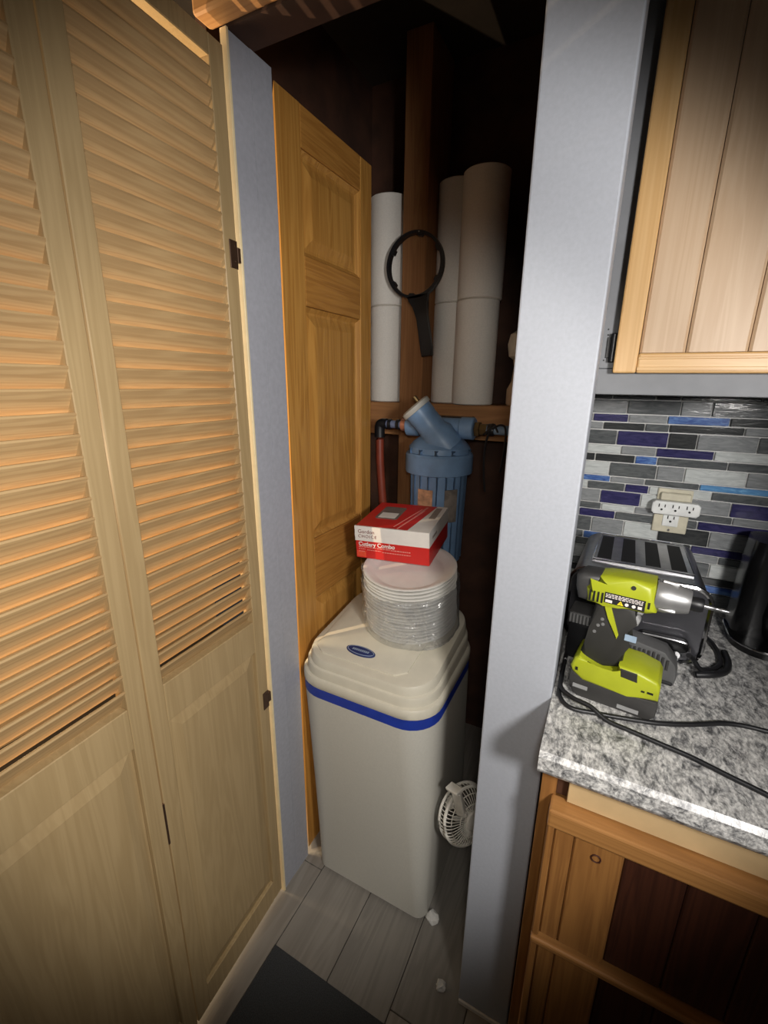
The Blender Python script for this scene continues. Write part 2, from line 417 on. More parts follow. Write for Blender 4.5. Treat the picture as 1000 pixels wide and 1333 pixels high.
for zc in (1.68, 0.685):
    bm = new(); box(bm, 0.001, 0.021, -0.0002, 0.0020, zc-0.026, zc+0.022, 0.0006)
    box(bm, -0.012, 0.001, -0.008, 0.0024, zc-0.014, zc+0.012, 0.0006)
    for dz in (-0.013, 0.013): lathe(bm, [(0.0026, 0), (0.0020, 0.0014)], (0.007, 0.002, zc+dz), (0, 1, 0), 8)
    obj('hinge', bm, HINGE, bif)
bm = new(); lathe(bm, [(0.0035, -0.05), (0.0035, 0.05)], (0.317, -0.003, 0.62), (0, 0, 1), 10); obj('hinge', bm, HINGE, bif)

# ================================================================== KITCHEN SHELL
YB = 1.25
bm = new(); box(bm, -0.127, 1.3, YB+0.004, YB+0.06, 0, 2.42)
wk = struct('wall_kitchen', bm, GROUT, 'kitchen wall with a glass mosaic tile backsplash')
rows_h = [0.0345, 0.0200, 0.0190]
TX = lambda zx: -0.0685 + (zx - 235) * (0.347 / 765.0)      # mosaic joints measured along the wall
spec = [
 (0.010, [(120,'D'),(350,'D'),(550,'K'),(660,'K'),(985,'K')]),
 (0.0335, [(215,'G'),(426,'D'),(667,'G'),(799,'D'),(1040,'G')]),
 (0.0200, [(150,'D'),(268,'P'),(440,'G'),(618,'B'),(880,'K'),(1050,'D')]),
 (0.0190, [(130,'G'),(323,'K'),(523,'D'),(632,'K'),(946,'G')]),
 (0.0365, [(190,'D'),(399,'P'),(637,'K'),(763,'G'),(1010,'D')]),
 (0.0220, [(60,'D'),(160,'P'),(254,'L'),(427,'G'),(593,'P'),(845,'L')]),
 (0.0205, [(120,'K'),(306,'K'),(502,'B'),(605,'D'),(911,'D')]),
 (0.0350, [(150,'L'),(385,'D'),(612,'G'),(737,'L'),(998,'G')]),
 (0.0160, [(100,'D'),(234,'B'),(398,'G'),(565,'D'),(812,'C')]),
 (0.0210, [(110,'L'),(286,'D'),(475,'P'),(590,'L'),(871,'D')]),
 (0.0345, [(140,'G'),(359,'P'),(560,'L'),(708,'G'),(961,'P')]),
 (0.0180, [(100,'C'),(213,'D'),(373,'L'),(540,'G'),(660,'C'),(778,'D'),(980,'G')]),
 (0.0215, [(100,'G'),(262,'P'),(449,'D'),(640,'D'),(838,'P')]),
 (0.0400, [(130,'D'),(335,'G'),(500,'L'),(668,'K'),(900,'G')]),
 (0.0200, [(130,'D'),(300,'B'),(480,'G'),(642,'B'),(740,'K'),(830,'P')]),
 (0.0195, [(110,'G'),(260,'D'),(520,'P'),(680,'K'),(805,'G'),(960,'D')]),
 (0.0350, [(150,'G'),(380,'D'),(560,'G'),(770,'D'),(930,'L')]),
 (0.0200, [(150,'D'),(330,'L'),(520,'P'),(730,'D'),(900,'K')]),
 (0.0195, [(120,'K'),(360,'G'),(610,'D'),(800,'B')]),
 (0.0350, [(150,'L'),(380,'D'),(640,'G'),(860,'D')]),
]
zt = 1.427; g = 0.0015
for h, cells in spec:
    zb = zt - h
    if zb < 0.921: break
    cells = cells + [(1150 + random.randint(0, 60), random.choice('GDKLP')), (1390, random.choice('GDK'))]
    for (xa, c), nx in zip(cells, [q[0] for q in cells[1:]] + [1600]):
        bm = new(); pr = random.uniform(0, 0.0008)
        box(bm, max(TX(xa), -0.126)+g, TX(nx)-g, YB-0.003-pr, YB+0.0045, zb+g, zt-g, 0.0012)
        obj('tile', bm, TILES[c], wk)
    zt = zb

# ================================================================== UPPER CABINET
uc = thing('wall_cabinet', 'grey painted wall cabinet with a knotty plank door above the backsplash', 'cabinet', (0, 0, 0))
bobj('body', CABGREY, uc, -0.055, 0.62, 0.94, 1.248, 1.437, 2.30, 0.001)
bm = new(); box(bm, -0.055, 0.62, 0.922, 0.9395, 1.434, 1.478, 0.001); box(bm, -0.055, -0.006, 0.922, 0.9395, 1.4785, 2.30, 0.001)
box(bm, 0.58, 0.62, 0.922, 0.9395, 1.4785, 2.30, 0.001); obj('face_frame', bm, CABGREY, uc)
dx0, dx1, dz0, dz1 = -0.019, 0.40, 1.470, 2.22
bm = new(); box(bm, dx0, dx0+0.036, 0.900, 0.9215, dz0, dz1, 0.003, 2); box(bm, dx1-0.036, dx1, 0.900, 0.9215, dz0, dz1, 0.003, 2)
dfr = obj('door', bm, CABF_Z, uc)
for za, zb in ((dz0, dz0+0.032), (dz1-0.034, dz1)): bobj('rail', CABF_X, dfr, dx0+0.0362, dx1-0.0362, 0.900, 0.9215, za, zb, 0.003, 2)
bm = new(); box(bm, dx0+0.0362, dx1-0.0362, 0.8985, 0.9005, dz0+0.004, dz0+0.010, 0.0008); box(bm, dx0+0.0362, dx1-0.0362, 0.8985, 0.9005, dz0+0.022, dz0+0.026, 0.0008)
obj('moulding', bm, CABF_X, dfr)
px = dx0 + 0.0365
for k, wd in enumerate((0.066, 0.0815, 0.082, 0.082, 0.034)):
    b2 = min(px+wd, dx1-0.0368)
    bm = new(); ch = 0.0035
    prism(bm, [(px+0.0006, 0.914), (px+0.0006, 0.9065), (px+ch+0.001, 0.9035), (b2-ch-0.001, 0.9035), (b2-0.0006, 0.9065), (b2-0.0006, 0.914)], 'Z', dz0+0.0325, dz1-0.0345)
    o = obj('plank', bm, CAB_Z, dfr); px = b2
bm = new(); lathe(bm, [(0.0045, -0.024), (0.0055, -0.022), (0.0055, 0.022), (0.0045, 0.024)], (-0.0235, 0.916, 1.512), (0, 0, 1), 12)
box(bm, -0.034, -0.0245, 0.9195, 0.9219, 1.496, 1.530, 0.0006)
obj('hinge', bm, BLACK, uc)
for zz in (1.492, 1.543, 1.534): bm = new(); lathe(bm, [(0.0014, 0), (0.0014, 0.0012)], (-0.0345 + random.uniform(-0.002, 0.002), 0.9222, zz), (0, -1, 0), 8); obj('screw_hole', bm, SLOTBLACK, uc)

# ================================================================== LOWER CABINET AND COUNTER
lc = thing('base_cabinet', 'orange pine base cabinet under the speckled counter with its top drawer front gone', 'cabinet', (0, 0, 0))
bobj('body', LOW_Z, lc, -0.030, 0.70, 0.680, 1.245, 0.09, 0.878, 0.001)
bm = new(); box(bm, -0.030, -0.006, 0.660, 0.6795, 0.0, 0.878, 0.001); obj('face_frame', bm, LOW_Z, lc)
bobj('toe_kick', BLACK, lc, -0.0055, 0.70, 0.72, 0.735, 0.0, 0.0895)
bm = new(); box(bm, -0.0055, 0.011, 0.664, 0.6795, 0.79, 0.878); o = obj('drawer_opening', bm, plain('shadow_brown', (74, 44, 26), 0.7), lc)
bm = new(); lathe(bm, [(0.003, 0), (0.002, 0.0015)], (0.004, 0.6640, 0.832), (0, -1, 0), 10); obj('screw', bm, STEEL, lc)
bobj('drawer_box_front', CREAM, lc, 0.012, 0.70, 0.648, 0.6795, 0.795, 0.860, 0.001)
for (za, zb) in ((0.506, 0.792), (0.215, 0.500)):
    df = bobj('drawer_front', LOW_X, lc, -0.012, 0.70, 0.622, 0.6595, zb-0.034 if zb > 0.7 else zb-0.014, zb, 0.004, 2)
    df['label'] = 'upper planked drawer front' if zb > 0.7 else 'lower planked drawer front'
    zt2 = zb - (0.0342 if zb > 0.7 else 0.0142)
    px = -0.012
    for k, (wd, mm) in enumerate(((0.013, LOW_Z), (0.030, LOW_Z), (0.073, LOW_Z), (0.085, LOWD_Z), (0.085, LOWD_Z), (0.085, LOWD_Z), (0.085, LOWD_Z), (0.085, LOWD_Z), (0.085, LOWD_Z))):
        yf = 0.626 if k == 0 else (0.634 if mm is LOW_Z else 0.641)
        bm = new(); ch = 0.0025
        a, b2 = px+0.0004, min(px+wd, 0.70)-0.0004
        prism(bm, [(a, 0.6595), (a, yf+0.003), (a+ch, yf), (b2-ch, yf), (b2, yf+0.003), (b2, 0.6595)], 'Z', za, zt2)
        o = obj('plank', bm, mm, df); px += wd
        if mm is LOWD_Z: o['label'] = 'dark brown plank'  # planks towards the right are a darker brown
# ring-shaped knot hole in the second plank
bm = new(); tube(bm, [(0.066+0.007*math.cos(a), 0.6335, 0.722+0.007*math.sin(a)) for a in [2*math.pi*i/20 for i in range(20)]], 0.0014, 6, 1, True)
obj('knot', bm, LOWD_Z, lc)
bm = new()
cp = [(0.597, 0.884), (0.594, 0.890), (0.594, 0.912), (0.600, 0.9195), (0.606, 0.92), (1.246, 0.92), (1.246, 0.880), (0.600, 0.880)]
prism(bm, cp, 'X', -0.0355, 0.75)
tag(obj('countertop', bm, GRANITE, None), 'speckled grey and white granite-look worktop with a rounded front edge', 'countertop')
CT = 0.92

# ================================================================== WATER SOFTENER
ws = thing('water_softener', 'tall pale grey water softener cabinet with a blue stripe standing on the closet floor', 'water softener', (0, 0, 0))
XL, XR = -0.682, -0.288
def sec(t): # body section at height fraction t
    return dict(x0=-0.640 - 0.042*t**1.2, x1=-0.287, y0=0.838 - 0.028*t, y1=1.195, r=0.03 + 0.055*t)
rings = []
for z in (0.006, 0.012, 0.06, 0.18, 0.34, 0.5, 0.60, 0.652):
    s = sec(z/0.66); i = 0.006 if z < 0.01 else 0
    rings.append(rrect(s['x0']+i, s['x1']-i, s['y0']+i, s['y1']-i, s['r'], z))
bm = new(); loft(bm, rings); obj('body', bm, WHITE_PL, ws, 40)
s = sec(1.0); bm = new()
loft(bm, [rrect(s['x0']-0.0005, s['x1']+0.0005, s['y0']-0.0005, s['y1'], s['r'], z) for z in (0.6522, 0.6785)]); obj('stripe', bm, BLUE_STRIPE, ws, 40)
def lring(ins, z, sl, r):
    return rrect(s['x0']+ins, s['x1']-ins, s['y0']+ins, s['y1']-ins*0.5, max(r, 0.02), (lambda x, y: z + sl*(y-0.82)) if sl else z)
bm = new()
loft(bm, [lring(0.001, 0.679, 0, .085), lring(-0.0015, 0.683, 0, .085), lring(-0.002, 0.702, 0.02, .086), lring(0.0005, 0.7065, 0.03, .085), lring(0.006, 0.7090, 0.04, .085), lring(0.0075, 0.727, 0.08, .083),
          lring(0.009, 0.731, 0.09, .083), lring(0.014, 0.7335, 0.10, .08), lring(0.0155, 0.747, 0.13, .08), lring(0.019, 0.7535, 0.14, .078), lring(0.030, 0.7565, 0.145, .07)])
obj('lid', bm, LID_PL, ws, 35)
ZL = lambda x, y: 0.7565 + 0.145*(y-0.82)
def lidpt(x, y, d=0.0): return (x, y, ZL(x, y) + d)
bm = new()
poly = [(-0.640, 0.868), (-0.610, 0.850), (-0.400, 0.850), (-0.372, 0.872), (-0.372, 0.93), (-0.350, 1.15), (-0.648, 1.15)]
poly2 = [(-0.632, 0.876), (-0.607, 0.858), (-0.404, 0.858), (-0.380, 0.878), (-0.380, 0.93), (-0.358, 1.142), (-0.640, 1.142)]
loft(bm, [[lidpt(x, y, -0.002) for x, y in poly], [lidpt(x, y, 0.004) for x, y in poly], [lidpt(x, y, 0.007) for x, y in poly2]])
obj('lid_panel', bm, LID_PL, ws, 30)
def ell(cx, cy, a, b, rot, n=28):
    out = []
    for i in range(n):
        t = 2*math.pi*i/n; x, y = a*math.cos(t), b*math.sin(t)
        out.append((cx + x*math.cos(rot) - y*math.sin(rot), cy + x*math.sin(rot) + y*math.cos(rot)))
    return out
bc = (-0.513, 0.886)
bm = new()
loft(bm, [[lidpt(x, y, 0.0068) for x, y in ell(*bc, 0.043, 0.0165, R(-2))], [lidpt(x, y, 0.0095) for x, y in ell(*bc, 0.043, 0.0165, R(-2))], [lidpt(x, y, 0.0108) for x, y in ell(*bc, 0.038, 0.013, R(-2))]])
bdg = obj('badge', bm, NAVY, ws, 30)
bm = new()
tube(bm, [lidpt(x, y, 0.0103) for x, y in ell(*bc, 0.0385, 0.0135, R(-2))], 0.0009, 5, 1, True)
for k in range(9):
    x = bc[0] - 0.022 + k*0.0055; y = bc[1]
    box(bm, x-0.0018, x+0.0018, y-0.0035, y+0.0035, ZL(x, y)+0.0104, ZL(x, y)+0.0117)
obj('badge_print', bm, SILVER, bdg)
SC = plain('scuff_grey', (120, 120, 116), 0.7)

bm = new(); tube(bm, [(-0.353, 0.8258, 0.462), (-0.345, 0.8245, 0.480), (-0.331, 0.8245, 0.500)], lambda t: 0.0006 + 0.0012*math.sin(math.pi*t), 6); obj('scuff', bm, SC, ws)
# ================================================================== PLATES, FILM, BOX
pcx, pcy, zb0 = -0.447, 1.062, ZL(0, 1.062) + 0.0075
TILT = math.atan(0.145)
nplates = 17
def plate_bm(r):
    bm = new(); t = 0.0022
    prof = [(0.0, 0.0), (r*0.70, 0.0), (r*0.76, 0.002), (r*0.90, 0.012), (r*0.985, 0.0150), (r, 0.0142), (r*0.995, 0.0118), (r*0.90, 0.0088), (r*0.78, 0.0), (r*0.74, -0.0022), (0.0, -0.0022)]
    lathe(bm, prof, (0, 0, 0.0022), (0, 0, 1), 40, False); return bm
lo = ['bottom', 'second from the bottom', 'third from the bottom', 'fourth from the bottom', 'fifth from the bottom', 'sixth from the bottom', 'seventh from the bottom', 'eighth from the bottom',
      'middle', 'eighth from the top', 'seventh from the top', 'sixth from the top', 'fifth from the top', 'fourth from the top', 'third from the top', 'second from the top', 'top']
proto = None
upv = Matrix.Rotation(TILT, 3, 'X') @ Vector((0, 0, 1))
for k in range(nplates):
    # the stack is banded in two sleeves: plates nest with their rims showing
    dz = k*0.0101
    p = Vector((pcx, pcy, zb0)) + upv*dz + Vector((random.uniform(-.0015, .0015), random.uniform(-.0015, .0015), 0))
    if proto is None: o = obj('plate', plate_bm(0.127), PLATE, None, 40); proto = o
    else: o = proto.copy(); COL.objects.link(o)
    o.location = p; o.rotation_euler = (TILT + R(random.uniform(-.25, .25)), R(random.uniform(-.25, .25)), 0)
    tag(o, 'white foam plate, %s of the wrapped stack on the softener' % lo[k], 'plate', 'plates wrapped on the softener')
# clear film: crumpled sleeve around the stack
from mathutils import noise as mnoise
bm = new(); n = 120; rings = []
NR = 22
for j in range(NR + 1):
    h = 0.0006 + 0.146*j/NR; ring = []
    for i in range(n):
        a = 2*math.pi*i/n
        q = Vector((math.cos(a)*3.2, math.sin(a)*3.2, h*16))
        cr = abs(mnoise.noise(q*1.3))*0.008 + abs(mnoise.noise(q*3.1 + Vector((9, 2, 4))))*0.004
        bul = 0.016*max(0, math.cos(a - R(-40)))**6 * (1 - j/NR)
        rr = 0.1315 + (cr + bul if j > 0 else 0.0)
        ring.append((rr*math.cos(a), rr*math.sin(a), h))
    rings.append(ring)
loft(bm, rings, False, False)
fl = obj('plastic_wrap', bm, FILM, None, 60); fl.location = (pcx, pcy, zb0); fl.rotation_euler = (TILT, 0, 0)
tag(fl, 'crumpled clear plastic film around the stack of white plates', 'plastic wrap')
bm = new(); tube(bm, [(-0.1235, -0.030, 0.168), (-0.131, -0.034, 0.12), (-0.132, -0.032, 0.06), (-0.130, -0.03, 0.012)], 0.0022, 6); tube(bm, [(-0.128, -0.010, 0.165), (-0.146, -0.006, 0.150), (-0.143, -0.008, 0.128), (-0.130, -0.012, 0.120)], 0.004, 6)
o = obj('film_fold', bm, FILM, fl, 60)

BW, BD, BH = 0.210, 0.205, 0.094
bxo = thing('cutlery_box', 'red and white cardboard cutlery box lying on top of the wrapped plates', 'box', (-0.596, 1.008, 0.9800), (R(4.5), R(-1.5), R(6)))
bm = new(); box(bm, 0, BW, 0, BD, 0, BH, 0.0012); obj('carton', bm, BOX_RED, bxo)
bm = new(); box(bm, -0.0005, BW+0.0005, -0.0006, 0.004, BH*0.55, BH+0.0005); box(bm, BW-0.004, BW+0.0006, 0.0042, BD, BH*0.55, BH+0.0005)
prism(bm, [(0.150, 0.0042), (BW-0.0042, 0.0042), (BW-0.0042, BD), (0.180, BD)], 'Z', BH-0.003, BH+0.0006)
obj('white_band', bm, BOX_WHITE, bxo)
bm = new(); box(bm, 0.003, 0.030, -0.0009, 0.001, 0.004, 0.022); obj('orange_patch', bm, BOX_ORANGE, bxo)
bm = new(); prism(bm, rrect(0.035, 0.095, 0.075, 0.155, 0.008, 0, 4) and [(p[0], p[1]) for p in rrect(0.030, 0.096, 0.070, 0.170, 0.008, 0, 4)], 'Z', BH-0.0005, BH+0.0007)
wn = obj('window', bm, plain('clear_window', (122, 112, 106), 0.12), bxo)
bm = new(); box(bm, 0.038, 0.088, 0.078, 0.118, BH+0.0004, BH+0.0012); obj('napkin', bm, BOX_WHITE, wn)
rx = (R(90), 0, 0)
text('print_line', 'Gordon', 0.0150, INK_RED, bxo, (0.009, -0.0008, 0.0745), rx)
text('print_line', 'CHOICE', 0.0125, INK_RED, bxo, (0.009, -0.0008, 0.0615), rx, spacing=1.25)
text('print_title', 'Cutlery Combo', 0.0165, INK_WHITE, bxo, (0.009, -0.0008, 0.0375), rx, bold=0.0004)
bm = new()
for (xa, xb, z) in ((0.009, 0.060, 0.0325), (0.063, 0.100, 0.0320), (0.103, 0.160, 0.0310)):
    x = xa
    while x < xb:
        l = random.uniform(0.003, 0.008); box(bm, x, min(x+l, xb), -0.0008, 0.0005, z, z+0.0028); x += l + 0.0016
for (xa, xb, z) in ((0.034, 0.075, 0.025), (0.078, 0.160, 0.0225), (0.009, 0.028, 0.0265), (0.009, 0.026, 0.0195)):
    x = xa
    while x < xb:
        l = random.uniform(0.003, 0.007); box(bm, x, min(x+l, xb), -0.0010, 0.0005, z, z+0.0022); x += l + 0.0016
obj('small_print', bm, INK_PINK, bxo)
bm = new()
for (x0_, y0_, x1_, y1_, wd) in ((0.105, 0.02, 0.140, 0.17, 0.003), (0.118, 0.01, 0.150, 0.16, 0.004), (0.138, 0.11, 0.150, 0.19, 0.006)):
    prism(bm, [(x0_, y0_), (x0_+wd, y0_), (x1_+wd, y1_), (x1_, y1_)], 'Z', BH, BH+0.0007)
obj('top_print', bm, INK_PINK, bxo)
bm = new(); box(bm, BW, BW+0.0009, 0.030, 0.075, BH*0.70, BH*0.78); box(bm, BW-0.030, BW-0.012, 0.10, 0.19, BH, BH+0.0009)
obj('grey_print', bm, plain('ink_grey', (150, 140, 132), 0.7), bxo)

# ================================================================== PAPER TOWEL ROLLS
def roll_thing(x, y, z, r, h, m, label, tilt=0):
    t = thing('paper_towel_roll', label, 'paper towel', (x, y, z), (0, R(tilt), R(random.uniform(0, 360)) if not tilt else 0), 'paper towel rolls')
    bm = new(); rc = 0.021
    lathe(bm, [(rc, 0.0), (r-0.004, 0.0), (r, 0.003), (r*1.002, h*0.3), (r, h*0.7), (r, h-0.003), (r-0.004, h), (rc, h)], n=44, cap=False)
    a = 1.0; box(bm, r*0.2, r*0.205, -r*0.97, -r*0.955, 0.002, h-0.002)
    obj('paper', bm, m, t, 40)
    bm = new(); lathe(bm, [(rc-0.0015, -0.0), (rc, 0.0), (rc, h), (rc-0.0015, h)], n=24, cap=False); obj('cardboard_core', bm, CARD, t, 40)
zr = 1.3829
roll_thing(-0.770, 1.531, zr, 0.0638, 0.318, PAPER, 'white paper towel roll left of the stud, lower one of the two')
roll_thing(-0.768, 1.529, zr+0.3185, 0.0660, 0.330, PAPER, 'white paper towel roll left of the stud, upper one of the two')
roll_thing(-0.548, 1.575, zr, 0.0620, 0.322, PAPER, 'paper towel roll just right of the stud, lower one behind the wrench')
roll_thing(-0.547, 1.575, zr+0.3225, 0.0625, 0.352, PAPER, 'paper towel roll just right of the stud, upper one')
roll_thing(-0.439, 1.500, zr, 0.0665, 0.315, PAPER, 'paper towel roll at the right end, lower one')
roll_thing(-0.436, 1.500, zr+0.3155, 0.0685, 0.345, PAPER, 'paper towel roll at the right end, upper one standing tallest')
# bottle half hidden behind the wall end
t = thing('spray_bottle', 'pale beige bottle with a rounded shoulder half hidden behind the grey wall end', 'bottle', (-0.297, 1.52, zr))
bm = new(); lathe(bm, [(0.030, 0), (0.034, 0.006), (0.034, 0.05), (0.022, 0.075), (0.018, 0.12), (0.022, 0.14)], n=28); obj('body', bm, plain('beige_bottle', (214, 184, 150), 0.5), t, 40)
bm = new(); lathe(bm, [(0.022, 0.1402), (0.036, 0.150), (0.042, 0.185), (0.036, 0.215), (0.015, 0.228)], n=28); obj('cap', bm, plain('pale_cap', (216, 206, 186), 0.5), t, 40)

# ================================================================== FILTER WRENCH (hangs on the stud)
fw = thing('filter_wrench', 'black ring-shaped filter housing wrench hanging in front of the stud', 'wrench', (-0.631, 1.437, 1.804), (0, 0, 0))
fw.scale = (1.09,)*3
rw = 0.084
bm = new(); n = 56; rings = []
for i in range(n):
    a = 2*math.pi*i/n
    c, s_ = math.cos(a), math.sin(a)
    rings.append([(c*(rw-0.004), -0.009, s_*(rw-0.004)), (c*(rw+0.004), -0.009, s_*(rw+0.004)), (c*(rw+0.004), 0.009, s_*(rw+0.004)), (c*(rw-0.004), 0.009, s_*(rw-0.004))])
rings.append(rings[0]); loft(bm, rings, False, False); bmesh.ops.remove_doubles(bm, verts=bm.verts, dist=1e-6)
obj('ring', bm, BLACK, fw, 40)
for a in (80, 150, 215, 330, 30, 265):
    bm = new(); c, s_ = math.cos(R(a)), math.sin(R(a)); tx, tz = -s_, c
    pts = [(c*(rw-0.0035)+tx*0.009, s_*(rw-0.0035)+tz*0.009), (c*(rw-0.010)+tx*0.006, s_*(rw-0.010)+tz*0.006), (c*(rw-0.010)-tx*0.006, s_*(rw-0.010)-tz*0.006), (c*(rw-0.0035)-tx*0.009, s_*(rw-0.0035)-tz*0.009)]
    prism(bm, pts, 'Y', -0.008, 0.008); obj('lug', bm, BLACK, fw)
bm = new()
hp = [(-0.026, -0.0815), (0.046, -0.074), (0.040, -0.100), (0.044, -0.132), (0.062, -0.222), (0.064, -0.246), (0.032, -0.250), (0.028, -0.230), (0.012, -0.144), (0.002, -0.112), (-0.012, -0.094)]
prism(bm, hp, 'Y', -0.009, 0.009, 0.003); obj('handle', bm, BLACK, fw, 40)
bm = new(); tube(bm, [(0.025, 0.022, 0.0855), (0.025, -0.012, 0.0875)], 0.0022, 8, 1)
o = obj('nail', bm, STEEL, None, 40); o.location = (-0.642, 1.437, 1.8065); tag(o, 'steel nail in the stud that carries the black ring wrench', 'nail')

# ================================================================== WATER FILTER HOUSING AND PIPES
FX, FY = -0.481, 1.325
wf = thing('water_filter', 'large blue whole-house water filter housing mounted at the back of the closet', 'water filter', (FX, FY, 0.878)); wf.scale = (1.1,)*3
def W(z): return z - 0.93
bm = new(); lathe(bm, [(0.060, W(0.93)), (0.074, W(0.945)), (0.077, W(1.10)), (0.079, W(1.205))], n=40)
sump = obj('sump', bm, FILTER_BLUE, wf, 30)
for k in range(20):
    a = 2*math.pi*k/20
    bm = new(); rib = [(math.cos(a)*0.0775, math.sin(a)*0.0775)]
    tube(bm, [(math.cos(a)*0.0745, math.sin(a)*0.0745, W(0.95)), (math.cos(a)*0.0792, math.sin(a)*0.0792, W(1.203))], 0.0028, 6, 1)
    obj('rib', bm, FILTER_BLUE, sump, 40)
bm = new(); lathe(bm, [(0.080, W(1.203)), (0.0945, W(1.207)), (0.0955, W(1.212)), (0.0955, W(1.256)), (0.092, W(1.262)), (0.082, W(1.264))], n=44); obj('collar', bm, FILTER_BLUE, wf, 30)
bm = new(); lathe(bm, [(0.084, W(1.258)), (0.087, W(1.264)), (0.086, W(1.278)), (0.074, W(1.292)), (0.05, W(1.31)), (0.02, W(1.318))], n=40)
hd = obj('head', bm, FILTER_BLUE, wf, 30)
bm = new(); lathe(bm, [(0.027, -0.100), (0.030, -0.098), (0.030, -0.066), (0.026, -0.062), (0.026, 0.058), (0.030, 0.062), (0.030, 0.096), (0.027, 0.098)], (0, 0, W(1.332)), (1, 0, 0), 28); obj('port', bm, FILTER_BLUE, wf, 30)
o0 = Vector((0.022, -0.028, W(1.292))); d0 = Vector((-0.62, -0.22, 0.76))
bm = new(); lathe(bm, [(0.046, -0.02), (0.046, 0.03), (0.038, 0.045), (0.037, 0.085), (0.0385, 0.092), (0.0385, 0.114)], o0, d0, 32); obj('angled_spout', bm, FILTER_BLUE, wf, 30)
bm = new(); lathe(bm, [(0.042, 0.1145), (0.043, 0.117), (0.043, 0.127), (0.036, 0.131), (0.012, 0.132)], o0, d0, 32); 
obj('end_cap', bm, CAP_GREY, wf, 30)
bm = new(); lathe(bm, [(0.006, 0), (0.006, 0.02)], o0 + d0.normalized()*0.128 + Vector((0.012, 0, 0.010)), d0, 12); obj('bleed_button', bm, BRASS, wf, 30)
for a in (-105, -75, -45, -135, 0, 180, 60, 120):
    bm = new(); c, s_ = math.cos(R(a)), math.sin(R(a))
    tube(bm, [(c*0.087, s_*0.087, W(1.262)), (c*0.087, s_*0.087, W(1.276))], 0.006, 6, 1); obj('head_lug', bm, FILTER_BLUE, hd, 40)
def curved_label(name, a0, a1, r, z0, z1, m, parent):
    bm = new(); A = [R(a0 + (a1-a0)*i/8) for i in range(9)]
    out = [[(math.cos(a)*rr, math.sin(a)*rr, z) for a in A] for rr, z in ((r, z0), (r, z1))]
    inn = [[(math.cos(a)*(r-0.003), math.sin(a)*(r-0.003), z) for a in A] for z in (z1, z0)]
    loft(bm, [out[0], out[1], inn[0], inn[1], out[0]], False, False, False); return obj(name, bm, m, parent, 40)
curved_label('label', -112, -80, 0.0812, W(1.075), W(1.166), LABEL_TAN, sump)
curved_label('label', -56, -28, 0.0812, W(1.075), W(1.168), plain('dim_label', (120, 112, 104), 0.7, var=0.2, nscale=40), sump)
bm = new(); tube(bm, [(0.0, 0.09, W(1.332)), (0.0, 0.155, W(1.332))], 0.02, 8, 1); box(bm, -0.06, 0.06, 0.080, 0.139, W(1.30), W(1.355), 0.002); obj('mounting_bracket', bm, DARKPANEL, wf)

# left inlet: copper fitting, elbow, red pipe
PZ = 1.320
pr = thing('red_water_pipe', 'red plastic water pipe with black crimped elbow left of the blue filter', 'pipe', (FX, FY, PZ)); pr.scale = (1.1,)*3
bm = new(); lathe(bm, [(0.018, -0.118), (0.018, -0.1015)], (0, 0, 0), (1, 0, 0), 20); obj('copper_adapter', bm, plain('bright_copper', (214, 150, 120), 0.35, 0.6), pr, 30)
bm = new(); lathe(bm, [(0.011, -0.170), (0.011, -0.1185)], (0, 0, 0), (1, 0, 0), 18); obj('stub', bm, plain('blue_grey_pipe', (110, 120, 150), 0.45), pr, 30)
for x in (-0.131, -0.158):
    bm = new(); lathe(bm, [(0.0125, x-0.005), (0.0145, x-0.004), (0.0145, x+0.004), (0.0125, x+0.005)], (0, 0, 0), (1, 0, 0), 20); obj('crimp_ring', bm, BLACK, pr, 30)
bm = new(); tube(bm, [(-0.168, 0, 0), (-0.186, 0, -0.001), (-0.192, 0, -0.010), (-0.192, 0, -0.040)], 0.0155, 12, 6); obj('elbow', bm, BLACK, pr, 40)
bm = new(); tube(bm, [(-0.192, 0, -0.038), (-0.190, 0.0, -0.12), (-0.182, 0.005, -0.24), (-0.175, 0.01, -0.32), (-0.172, 0.01, -0.385)], 0.0125, 12, 6); obj('pipe', bm, PEX, pr, 40)
# right outlet
pg = thing('grey_water_pipe', 'grey water pipe with a brass fitting right of the blue filter', 'pipe', (FX, FY, PZ)); pg.scale = (1.1,)*3
bm = new(); lathe(bm, [(0.019, 0.099), (0.021, 0.101), (0.021, 0.112), (0.016, 0.114), (0.016, 0.132)], (0, 0, 0), (1, 0, 0), 6); obj('brass_fitting', bm, BRASS, pg)
bm = new(); lathe(bm, [(0.0125, 0.132), (0.0125, 0.283)], (0, 0, 0), (1, 0, 0), 18); obj('pipe', bm, PIPE_GREY, pg, 40)
bm = new(); lathe(bm, [(0.015, 0.134), (0.016, 0.136), (0.016, 0.150), (0.015, 0.152)], (0, 0, 0), (1, 0, 0), 18); obj('crimp_ring', bm, BLACK, pg, 40)
wr = thing('black_wire', 'thin black wires looped over the grey pipe, hanging down', 'wire', (FX, FY, PZ)); wr.scale = (1.1,)*3
for pts in ([(0.165, -0.016, -0.005), (0.150, -0.020, 0.016), (0.138, -0.018, -0.02), (0.132, -0.012, -0.06), (0.133, -0.006, -0.12), (0.138, 0, -0.17)],
            [(0.150, -0.017, 0.004), (0.170, -0.018, 0.015), (0.184, -0.017, 0.005), (0.184, -0.014, -0.045), (0.176, -0.006, -0.11)],
            [(0.128, -0.020, -0.012), (0.142, -0.023, 0.000), (0.158, -0.020, 0.016)]):
    bm = new(); tube(bm, pts, 0.0030, 6); obj('strand', bm, BLACKW, wr, 40)

